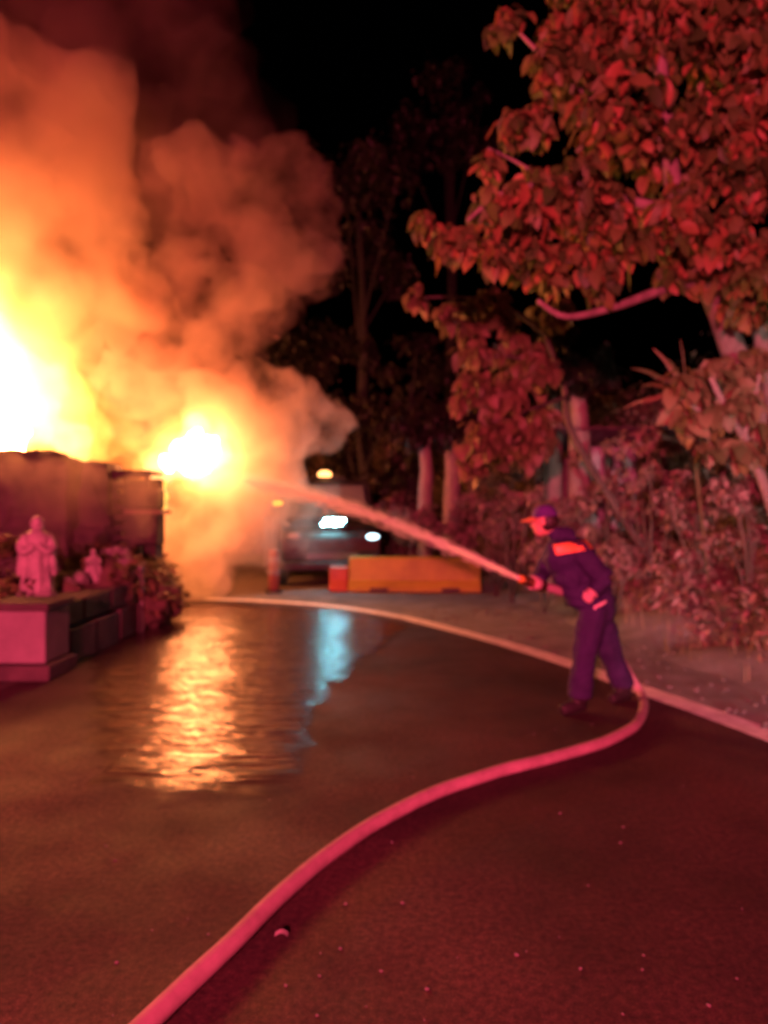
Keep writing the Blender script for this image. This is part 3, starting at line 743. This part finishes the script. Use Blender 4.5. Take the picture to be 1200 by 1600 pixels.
patch('reflective_strip', [(862, 851), (926, 841), (930, 858), (868, 869)], 14, 5, mat('orange_reflective', (.95, .36, .10), (.85, .28, .08), .45, 30))
patch('belt_end', [(925, 948), (948, 936), (949, 941), (928, 954)], 6, 3, mat('pale_webbing', (.8, .6, .6), (.7, .5, .5), .6, 30))

# ------------------------------------------------------------------ trees, undergrowth, shed on the right
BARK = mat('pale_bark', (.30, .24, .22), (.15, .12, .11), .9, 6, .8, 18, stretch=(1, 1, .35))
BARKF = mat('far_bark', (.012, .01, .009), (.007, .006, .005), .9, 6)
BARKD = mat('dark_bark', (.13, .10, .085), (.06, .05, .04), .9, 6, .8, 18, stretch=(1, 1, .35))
def leafmat(name, c1, c2, c3, tr=.3):
    m, n, l = newmat(name); b = n['Principled BSDF']; b.inputs['Roughness'].default_value = .55
    ge = n.new('ShaderNodeNewGeometry'); oi = n.new('ShaderNodeObjectInfo'); a = n.new('ShaderNodeMath'); a.operation = 'ADD'
    l.new(ge.outputs['Random Per Island'], a.inputs[0]); l.new(oi.outputs['Random'], a.inputs[1])
    fr_ = n.new('ShaderNodeMath'); fr_.operation = 'FRACT'; l.new(a.outputs[0], fr_.inputs[0])
    r = ramp(n, l, fr_.outputs[0], [(0, c1), (.6, c2), (1, c3)])
    l.new(r.outputs[0], b.inputs['Base Color']); t = n.new('ShaderNodeBsdfTranslucent'); l.new(r.outputs[0], t.inputs[0])
    mx = n.new('ShaderNodeMixShader'); mx.inputs[0].default_value = tr
    l.new(b.outputs[0], mx.inputs[1]); l.new(t.outputs[0], mx.inputs[2]); l.new(mx.outputs[0], n['Material Output'].inputs[0])
    return m
LEAF = leafmat('big_leaf', (.045, .10, .02), (.15, .17, .045), (.34, .15, .07))
LEAF2 = leafmat('dry_leaf', (.10, .10, .04), (.17, .12, .06), (.24, .16, .09))
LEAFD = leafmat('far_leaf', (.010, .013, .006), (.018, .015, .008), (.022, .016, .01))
WEED = leafmat('weed', (.15, .13, .09), (.30, .20, .18), (.45, .28, .27))

def leaf_template(st=5, width=.42, droop=.35, cup=.12, wave=.04, seed=0):
    r_ = random.Random(seed); vs = []; fs = []
    for i in range(st+1):
        t = i/st; w = width/2*(math.sin(math.pi*min(t*.93+.06, 1))**.75) if i < st else .004
        z = -droop*t*t
        for s in (-1, 0, 1): vs.append((t, s*w, z + abs(s)*cup*w*2 + (r_.uniform(-wave, wave) if s else 0)))
    for i in range(st):
        for k in (0, 1): fs.append((i*3+k, i*3+k+1, i*3+k+4, i*3+k+3))
    return np.array(vs), fs
TPL = [leaf_template(5, .62, .45, .15, .05, 1), leaf_template(5, .55, .25, .22, .05, 2), leaf_template(5, .66, .7, .1, .06, 3)]
TPS = [leaf_template(2, .5, .4, .2, .05, 4)]
def rotmats(yaw, pitch, roll):
    cy, sy, cp_, sp, cr, sr = np.cos(yaw), np.sin(yaw), np.cos(pitch), np.sin(pitch), np.cos(roll), np.sin(roll)
    M = np.empty((len(yaw), 3, 3))
    M[:,0,0]=cy*cp_; M[:,0,1]=cy*sp*sr-sy*cr; M[:,0,2]=cy*sp*cr+sy*sr
    M[:,1,0]=sy*cp_; M[:,1,1]=sy*sp*sr+cy*cr; M[:,1,2]=sy*sp*cr-cy*sr
    M[:,2,0]=-sp;    M[:,2,1]=cp_*sr;         M[:,2,2]=cp_*cr
    return M
def leaf_mesh(name, pos, M, size, tpls, mt, parent=None):
    V = []; Fc = []; n0 = 0; n = len(pos); which = rng.integers(0, len(tpls), n)
    for k, (tv, tf) in enumerate(tpls):
        ids = np.where(which == k)[0]
        if not len(ids): continue
        v = np.einsum('nij,vj->nvi', M[ids], tv) * size[ids][:, None, None] + pos[ids][:, None, :]
        nv = len(tv); V.append(v.reshape(-1, 3)); f = np.array(tf)
        Fc.append((f[None] + (np.arange(len(ids))*nv)[:, None, None]).reshape(-1, 4) + n0); n0 += nv*len(ids)
    V = np.concatenate(V); Fc = np.concatenate(Fc)
    me = bpy.data.meshes.new(name); me.vertices.add(len(V)); me.vertices.foreach_set('co', V.ravel())
    me.loops.add(Fc.size); me.loops.foreach_set('vertex_index', Fc.ravel()); me.polygons.add(len(Fc))
    me.polygons.foreach_set('loop_start', np.arange(0, Fc.size, 4)); me.update(); me.validate()
    me.polygons.foreach_set('use_smooth', [True]*len(Fc)); me.materials.append(mt)
    o = bpy.data.objects.new(name, me); COL.objects.link(o)
    if parent: o.parent = parent
    return o
def clump_leaves(clumps, per, size, droop=(.1, 1.1)):
    pos = []; 
    for (c, r) in clumps:
        n_ = int(per * r * r * 10)
        p = rng.normal(size=(n_, 3)); p /= np.linalg.norm(p, axis=1)[:, None]; p *= (rng.random(n_)**.45)[:, None] * np.array([r, r, r*.85])
        # sub-clumps for an uneven outline
        sub = p[rng.integers(0, n_, max(3, n_//14))]; a = rng.integers(0, len(sub), n_)
        p = p*.24 + sub[a]*.85 + rng.normal(size=(n_, 3))*r*.08
        pos.append(p + np.array(c))
    pos = np.concatenate(pos); n = len(pos)
    M = rotmats(rng.uniform(0, 6.283, n), rng.uniform(*droop, n), rng.normal(0, .5, n))
    return pos, M, size * rng.uniform(.4, 1.4, n)
def tree(label, base, trunk, trad, branches, clumps, per, size, lm, bm_, tpls=TPL, singles=0, group='trees on the bank', trunks2=()):
    t = empty('tree', base); tag(t, label, 'tree', group); o_ = Vector(base)
    tr = MB().tube([p - o_ for p in spline(trunk, 5)], list(np.linspace(trad[0], trad[1], (len(trunk)-1)*5+1)), 10).build('trunk', bm_, t, True)
    for (pts, r0, r1) in trunks2: MB().tube([p - o_ for p in spline(pts, 5)], list(np.linspace(r0, r1, (len(pts)-1)*5+1)), 10).build('trunk', bm_, t, True)
    for (pts, r0, r1) in branches: MB().tube([p - o_ for p in spline(pts, 5)], list(np.linspace(r0, r1, (len(pts)-1)*5+1)), 8).build('branch', bm_, t, True)
    pos, M, sz = clump_leaves(clumps, per, size); pos = pos - np.array(o_)
    # twigs to the clumps
    d = np.linalg.norm(pos + np.array(o_) - np.array((0, 0, CAMH)), axis=1); order = np.argsort(d)
    # keep clear of the lens
    keep = order[d[order] > 3.0]; s_ids = keep[:singles*3:3] if singles else keep[:0]
    rest = np.setdiff1d(keep, s_ids)
    cr = leaf_mesh('crown', pos[rest], M[rest], sz[rest], tpls, lm, t); cr['kind'] = 'stuff'
    if singles:
        mes = []
        for tv, tf in tpls:
            me = bpy.data.meshes.new('leaf'); me.from_pydata(tv.tolist(), [], tf); me.materials.append(lm)
            me.polygons.foreach_set('use_smooth', [True]*len(tf)); mes.append(me)
        for i in s_ids:
            o = bpy.data.objects.new('leaf', mes[int(i) % len(mes)]); COL.objects.link(o); o.parent = t
            o.matrix_basis = Matrix.Translation(Vector(pos[i])) @ Matrix(M[i].tolist()).to_4x4() @ Matrix.Scale(float(sz[i]), 4)
    return t
def C(lst): return [(px(u, v, d), r/F*d) for (u, v, r, d) in lst]

tb = Vector((6.3, 10.6, bank(6.3, 10.6) - .1))
big = C([(795,30,40,7.4),(850,95,55,7.4),(905,40,70,7.6),(760,235,34,7.0),(690,345,40,6.9),(725,365,40,7.0),(830,190,55,7.2),(920,130,75,7.6),
         (1010,50,80,7.6),(1110,60,90,7.6),(1190,120,80,7.4),(990,200,85,7.6),(1090,220,90,7.8),(1180,280,80,7.6),(870,290,75,7.3),(800,330,60,7.1),
         (780,400,45,7.2),(860,400,65,7.3),(950,340,75,7.5),(1040,350,75,7.8),(1130,370,70,7.8),(930,430,45,7.4),(1210,400,60,7.6),(1010,-60,90,7.6),(1150,-60,100,7.6),(880,-50,70,7.6),(1270,200,110,7.6),(1270,20,110,7.6),(1120,430,48,8.1),(1180,470,45,8.2),(1060,420,40,7.9)])
tree('big overhanging tree with broad red-lit leaves', tb,
     [tb, px(1185, 640, 9.6), px(1150, 560, 9.1), px(1118, 470, 8.6), px(1090, 420, 8.2), px(1060, 330, 7.9), px(1040, 200, 7.7), px(1030, 60, 7.6)], (.19, .06),
     [([px(1090, 440, 8.2), px(1030, 455, 7.9), px(960, 480, 7.6), px(885, 495, 7.3), px(840, 470, 7.2)], .06, .022),
      ([px(1060, 330, 7.9), px(960, 310, 7.6), px(870, 290, 7.3), px(790, 300, 7.1), px(730, 345, 7.0)], .06, .015),
      ([px(1045, 230, 7.75), px(950, 170, 7.6), px(870, 110, 7.4), px(800, 40, 7.3)], .05, .012),
      ([px(1060, 330, 7.9), px(1130, 250, 7.8), px(1180, 120, 7.6), px(1220, 0, 7.5)], .06, .02),
      ([px(870, 290, 7.3), px(800, 250, 7.1), px(762, 232, 7.0)], .02, .008)],
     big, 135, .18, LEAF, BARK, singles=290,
     trunks2=[([px(1215, 660, 9.5), px(1195, 560, 9.0), px(1175, 460, 8.6), px(1160, 370, 8.2), px(1165, 250, 7.8)], .11, .05)])
tb = Vector((4.3, 11.6, bank(4.3, 11.6) - .1))
tree('smaller leafy tree drooping over the dark gap, left of the big overhanging tree', tb,
     [tb, px(900, 690, 11.2), px(880, 600, 10.8), px(850, 520, 10.4)], (.07, .03),
     [([px(880, 600, 10.8), px(810, 560, 10.2), px(750, 560, 9.9)], .04, .012), ([px(850, 520, 10.4), px(770, 470, 10), px(650, 465, 9.6)], .04, .01), ([px(885, 620, 10.8), px(830, 640, 10.2), px(770, 660, 9.9)], .03, .01)],
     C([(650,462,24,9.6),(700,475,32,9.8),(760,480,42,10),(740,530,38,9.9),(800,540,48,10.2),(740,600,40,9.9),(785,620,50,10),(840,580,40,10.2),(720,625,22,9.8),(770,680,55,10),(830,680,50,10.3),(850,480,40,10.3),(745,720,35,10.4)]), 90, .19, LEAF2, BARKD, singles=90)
tb = Vector((4.75, 8.4, bank(4.75, 8.4) - .1))
tree('bushy young tree with grey-pink leaves crowding the big trunk', tb,
     [tb, px(1180, 720, 8.2), px(1140, 650, 8), px(1110, 590, 7.9)], (.07, .025),
     [([px(1160, 690, 8.1), px(1180, 620, 8), px(1190, 560, 8)], .03, .01), ([px(1150, 665, 8.0), px(1090, 640, 7.9), px(1050, 610, 7.9)], .03, .01)],
     C([(1075,590,44,7.9),(1130,560,34,8.0),(1100,640,44,7.9),(1160,620,44,8),(1185,560,34,8.1),(1190,690,44,8),(1130,700,40,8),(1060,650,28,8)]), 85, .2, LEAF2, BARK, singles=80)
# narrow strap leaves reaching out of the bush
t = empty('strap_leaf_plant', Vector((4.1, 9.3, bank(4.1, 9.3) - .05))); tag(t, 'plant with long pale strap leaves reaching into the dark hollow', 'plant')
o_ = t.location
for k, (u, v, d) in enumerate([(985, 575, 8.6), (1000, 603, 8.5), (1020, 545, 8.7), (1040, 560, 8.6), (970, 640, 8.6), (1062, 530, 8.7)]):
    a_ = px(1075, 640, 8.7); e_ = px(u, v, d); mid = a_.lerp(e_, .55) + Vector((0, 0, .12))
    pts = spline([Vector(o_) + Vector((0, 0, .1)), a_, mid, e_], 6); vs = []; fs = []
    for i, p in enumerate(pts):
        w = .035*math.sin(math.pi*min(1, .12 + .88*i/(len(pts)-1))) + .003
        s_ = Vector((.3, .2, .93)).normalized()
        vs += [p - o_ - s_*w, p - o_ + Vector((0, -.015, 0)), p - o_ + s_*w]
    for i in range(len(pts)-1):
        for q in (0, 1): fs.append((i*3+q, i*3+q+1, i*3+q+4, i*3+q+3))
    MB().add(vs, fs).build('leaf', LEAF2, t, True)

# bare posts / trunks
def bare_trunk(label, u0, v0, u1, v1, d, r):
    a_ = px(u0, v0, d); b_2 = px(u1, v1, d); base = Vector((a_.x, d, bank(a_.x, d) - .15)) if foot(a_.x, d) > 0 else Vector((a_.x, d, 0))
    t = empty('slim_tree', base); tag(t, label, 'tree', 'slim pale-trunked trees on the bank')
    pts = spline([base, a_, a_.lerp(b_2, .5) + Vector((.04, 0, 0)), b_2], 6)
    MB().tube([p - base for p in pts], list(np.linspace(r*1.15, r*.8, len(pts))), 10).build('trunk', BARK, t, True)
    cl = [(b_2 + Vector((random.uniform(-1, 1)*r*4, -.2, r*random.uniform(.5, 4))), r*random.uniform(2.2, 3.4)) for _ in range(7)]
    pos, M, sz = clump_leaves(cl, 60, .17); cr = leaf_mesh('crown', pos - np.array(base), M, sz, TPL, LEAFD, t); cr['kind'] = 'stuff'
    MB().tube([pts[-4] - base, pts[-1] - base + Vector((r*1.2, 0, r*1.5))], [r*.4, r*.1], 7).build('branch', BARK, t, True)
bare_trunk('slim pale-trunked tree right of the truck, the one nearest the truck', 664, 780, 662, 690, 15.6, .15)
bare_trunk('slim tree with dull red trunk, second from the truck', 706, 780, 703, 690, 16.4, .19)
bare_trunk('slim pale-trunked tree above the capped head, beside the shed', 866, 725, 862, 606, 13.0, .13)
bare_trunk('thicker pale-trunked tree right against the grey panel of the shed', 905, 730, 898, 598, 12.8, .19)
# lean-to shed half hidden in the growth
sx = px(950, 650, 13.2); sb = bank(sx.x, 13.4)
shd = empty('shed', (sx.x, 13.4, sb - .1)); tag(shd, 'small dark shed with a grey panel half hidden by the growth', 'shed')
MB().box((.15, -.05, 1.35), (.85, .05, 1.5), rz=.1).build('panel', mat('grey_panel', (.34, .36, .37), (.22, .24, .25), .7, 4, .2, 20), shd, bevel=.01)
MB().box((-.75, .05, .95), (1.0, .06, 1.9)).build('wall', mat('weathered_board', (.16, .10, .12), (.08, .05, .06), .85, 5, .4, 20), shd, bevel=.01)
rf = empty('roof'); rf.parent = shd
for k in range(9): MB().box((-1.2 + k*.27, -.1, 2.22 + .012*(k % 2)), (.262, 1.5, .03), rx=R(-10)).build('roof_sheet', mat('roof_iron', (.14, .08, .11), (.07, .04, .06), .6, 4) if k == 0 else bpy.data.materials['roof_iron'], rf, bevel=.006)
for s in (-1.2, -.1, .9): MB().box((s, -.5, 1.0), (.1, .1, 2.25)).build('post', BARKD, shd, bevel=.01)

# shrubs hiding the foot of the bank
for (u, v, rad, d, lb) in [(655, 815, 36, 15.2, 'dark shrub behind the yellow barrier, below the pale trunk nearest the truck'), (715, 815, 40, 15.2, 'dark shrub behind the yellow barrier, below the dull red trunk'), (775, 800, 50, 14.0, 'leafy shrub between the yellow barrier and the person'),
        (800, 745, 50, 13.0, 'brown-leaved shrub below the smaller drooping tree'), (885, 775, 52, 11.9, 'shrub right behind the capped head'), (850, 850, 40, 11.7, 'low shrub behind the chest of the person'), (960, 860, 48, 10.6, 'low shrub behind the back of the person'), (1060, 880, 50, 9.8, 'knee-high shrub where the gravel meets the slope'), (610, 800, 34, 17.2, 'dim shrub showing over the hood of the truck'),
        (940, 740, 50, 11.6, 'pink-lit shrub in front of the shed'), (1010, 720, 55, 10.6, 'rounded shrub below the strap leaves'), (1080, 770, 60, 9.8, 'low shrub on the open slope under the big tree'), (1170, 790, 60, 8.8, 'shrub on the slope at the frame edge')]:
    p = px(u, v, d); base = Vector((p.x, d, max(bank(p.x, d), 0) - .05)); r = rad/F*d
    t = empty('shrub', base); tag(t, lb, 'shrub', 'shrubs on the bank'); cl = [(p + Vector((random.uniform(-.8, .8)*r, random.uniform(-.6, .6)*r, random.uniform(-1.0, .6)*r)), r*random.uniform(.4, .65)) for _ in range(9)]
    for c_, r_ in cl[:5]: MB().tube([Vector((0, 0, 0)), (c_ - base)*.5 + Vector((.05, 0, .1)), c_ - base], [.02, .014, .006], 6).build('stem', BARKD, t, True)
    pos, M, sz = clump_leaves(cl, 170, .10, (-.6, 1.0)); fo = leaf_mesh('foliage', pos - np.array(base), M, sz, TPS, WEED, t); fo['kind'] = 'stuff'

# undergrowth covering the bank
n = 60000
xx = rng.uniform(-8, 12, n*2); yy = 4 + 22*rng.random(n*2)**1.25
ps = []
for x, y in zip(xx, yy):
    f = foot(x, y)
    if f < .95 + .5*mnoise.noise(Vector((x, y, 0))*.9): continue
    vis = abs(x) < y*.62 + .6
    if not vis: continue
    hgt = random.random()**1.4 * (.15 + min(f, 3)*.42) * (.6 + .8*max(0, mnoise.noise(Vector((x, y, 4))*.8)+.3))
    ps.append((x, y, bank(x, y) + .02 + hgt))
    if len(ps) >= n: break
pos = np.array(ps); n = len(pos)
M = rotmats(rng.uniform(0, 6.283, n), rng.uniform(-.9, .9, n), rng.normal(0, .5, n))
ug = leaf_mesh('undergrowth', pos, M, rng.uniform(.05, .15, n), TPS, WEED); tag(ug, 'dry leafy weeds covering the bank', 'undergrowth', None, 'stuff')
n = 14000; vs = []; fs = []
for k in range(n):
    y = 4.2 + 16*random.random()**1.4; x = random.uniform(-2, 10)
    f = foot(x, y)
    if f < .3 or f > 4.5 or abs(x) > y*.62+.5 or (f < .9 and random.random() < .75): continue
    h = random.uniform(.12, .42)*(1 + .5*mnoise.noise(Vector((x, y, 0)))); z = bank(x, y) if f > 0 else 0; a_ = random.uniform(0, 6.28); b = random.uniform(.1, .6)*h
    w = .006; dx, dy = math.cos(a_), math.sin(a_); i = len(vs)
    vs += [(x-dy*w, y+dx*w, z), (x+dy*w, y-dx*w, z), (x+dx*b*.4-dy*w*.7, y+dy*b*.4+dx*w*.7, z+h*.6), (x+dx*b*.4+dy*w*.7, y+dy*b*.4-dx*w*.7, z+h*.6), (x+dx*b, y+dy*b, z+h*.85)]
    fs += [(i, i+1, i+3, i+2), (i+2, i+3, i+4)]
tag(MB().add(vs, fs).build('grass', leafmat('dry_grass', (.16, .13, .06), (.24, .18, .10), (.32, .24, .15), .3)), 'dry grass along the foot of the bank', 'grass', None, 'stuff')

# dark trees beyond the truck
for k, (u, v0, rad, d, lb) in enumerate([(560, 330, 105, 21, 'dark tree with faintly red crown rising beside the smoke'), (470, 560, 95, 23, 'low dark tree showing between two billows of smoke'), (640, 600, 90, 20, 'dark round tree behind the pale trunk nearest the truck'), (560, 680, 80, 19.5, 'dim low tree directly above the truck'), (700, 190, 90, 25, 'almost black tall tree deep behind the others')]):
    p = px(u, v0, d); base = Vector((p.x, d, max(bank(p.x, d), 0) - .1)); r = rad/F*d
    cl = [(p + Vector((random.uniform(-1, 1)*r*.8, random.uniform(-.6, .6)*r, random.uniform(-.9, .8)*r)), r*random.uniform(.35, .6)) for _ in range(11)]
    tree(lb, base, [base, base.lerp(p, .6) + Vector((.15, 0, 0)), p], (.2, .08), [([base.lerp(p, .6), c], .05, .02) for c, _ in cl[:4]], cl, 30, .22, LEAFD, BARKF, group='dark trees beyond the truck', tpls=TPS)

# ------------------------------------------------------------------ small things on the road
peb = MB(); 
for k in range(360):
    if k < 60: u = random.uniform(150, 1200); v = 1000 + 600*random.random(); p = gp(u, v)
    else: y = random.uniform(4.5, 12); p = Vector((random.uniform(interp(y, [5, 6.6, 9.5, 12], [2.9, 2.4, 1.4, .2]), 4.2), y, 0))
    s = random.uniform(.003, .008) if k < 60 else random.uniform(.008, .026)
    a_ = random.uniform(0, 3); peb.ell((p.x, p.y, s*.45), (s*1.3, s, s*.7), 6, 4, rot=Matrix.Rotation(a_, 3, 'Z'))
tag(peb.build('gravel', mat('grey_stone', (.16, .14, .13), (.09, .08, .075), .9, 8)), 'loose small stones scattered on road and shoulder', 'gravel', None, 'stuff')
p = gp(440, 1463); sc_ = MB(); vs = []; fs = []
for i in range(6):
    for j in range(3): vs.append((p.x - .025 + i*.01, p.y - .012 + j*.012, .006 + .012*math.sin(i/5*math.pi) + .002*j))
for i in range(5):
    for j in range(2): fs.append((i*3+j, i*3+j+1, i*3+j+4, i*3+j+3))
sp = sc_.add(vs, fs).build('paper_scrap', PLAST, smooth=True); tag(sp, 'tiny curled white scrap on the road right of the foreground hose', 'scrap')

# low growth among the statues
pp = []
for k in range(2600):
    x = random.uniform(-5.6, -3.15); y = random.uniform(7.1, 11.0); q = mnoise.noise(Vector((x, y, 9))*1.5)
    if q < -.12 or (x > -3.75 and y < 8.9): continue
    z = .66 + random.random()**1.5*(.12 + .35*max(q, 0)) + (.25 if y > 8.9 else 0) + (.2 if x < -4.4 else 0)
    if x > -3.5 and y > 9.2: z -= .3*random.random()
    pp.append((x, y, z))
for k in range(1100):
    a_ = random.uniform(0, 6.283); t_ = random.uniform(-.2, 1.5); c_, rr_ = random.choice([((-3.75, 9.8, .6), (.62, .95, .55)), ((-3.4, 10.5, .35), (.56, .76, .55)), ((-3.9, 9.0, .55), (.5, .75, .34))])
    q_ = (c_[0] + rr_[0]*math.cos(a_)*math.cos(t_), c_[1] + rr_[1]*math.sin(a_)*math.cos(t_), max(.03, c_[2] + rr_[2]*math.sin(t_)))
    if q_[1] > 9.45 or q_[0] > -3.4: pp.append(q_)
pos = np.array(pp); n = len(pos); M = rotmats(rng.uniform(0, 6.283, n), rng.uniform(-1, .7, n), rng.normal(0, .5, n))
gc = leaf_mesh('ground_cover', pos, M, rng.uniform(.06, .15, n), TPS, LEAF2); tag(gc, 'low leafy growth around the statues', 'ground cover', None, 'stuff')
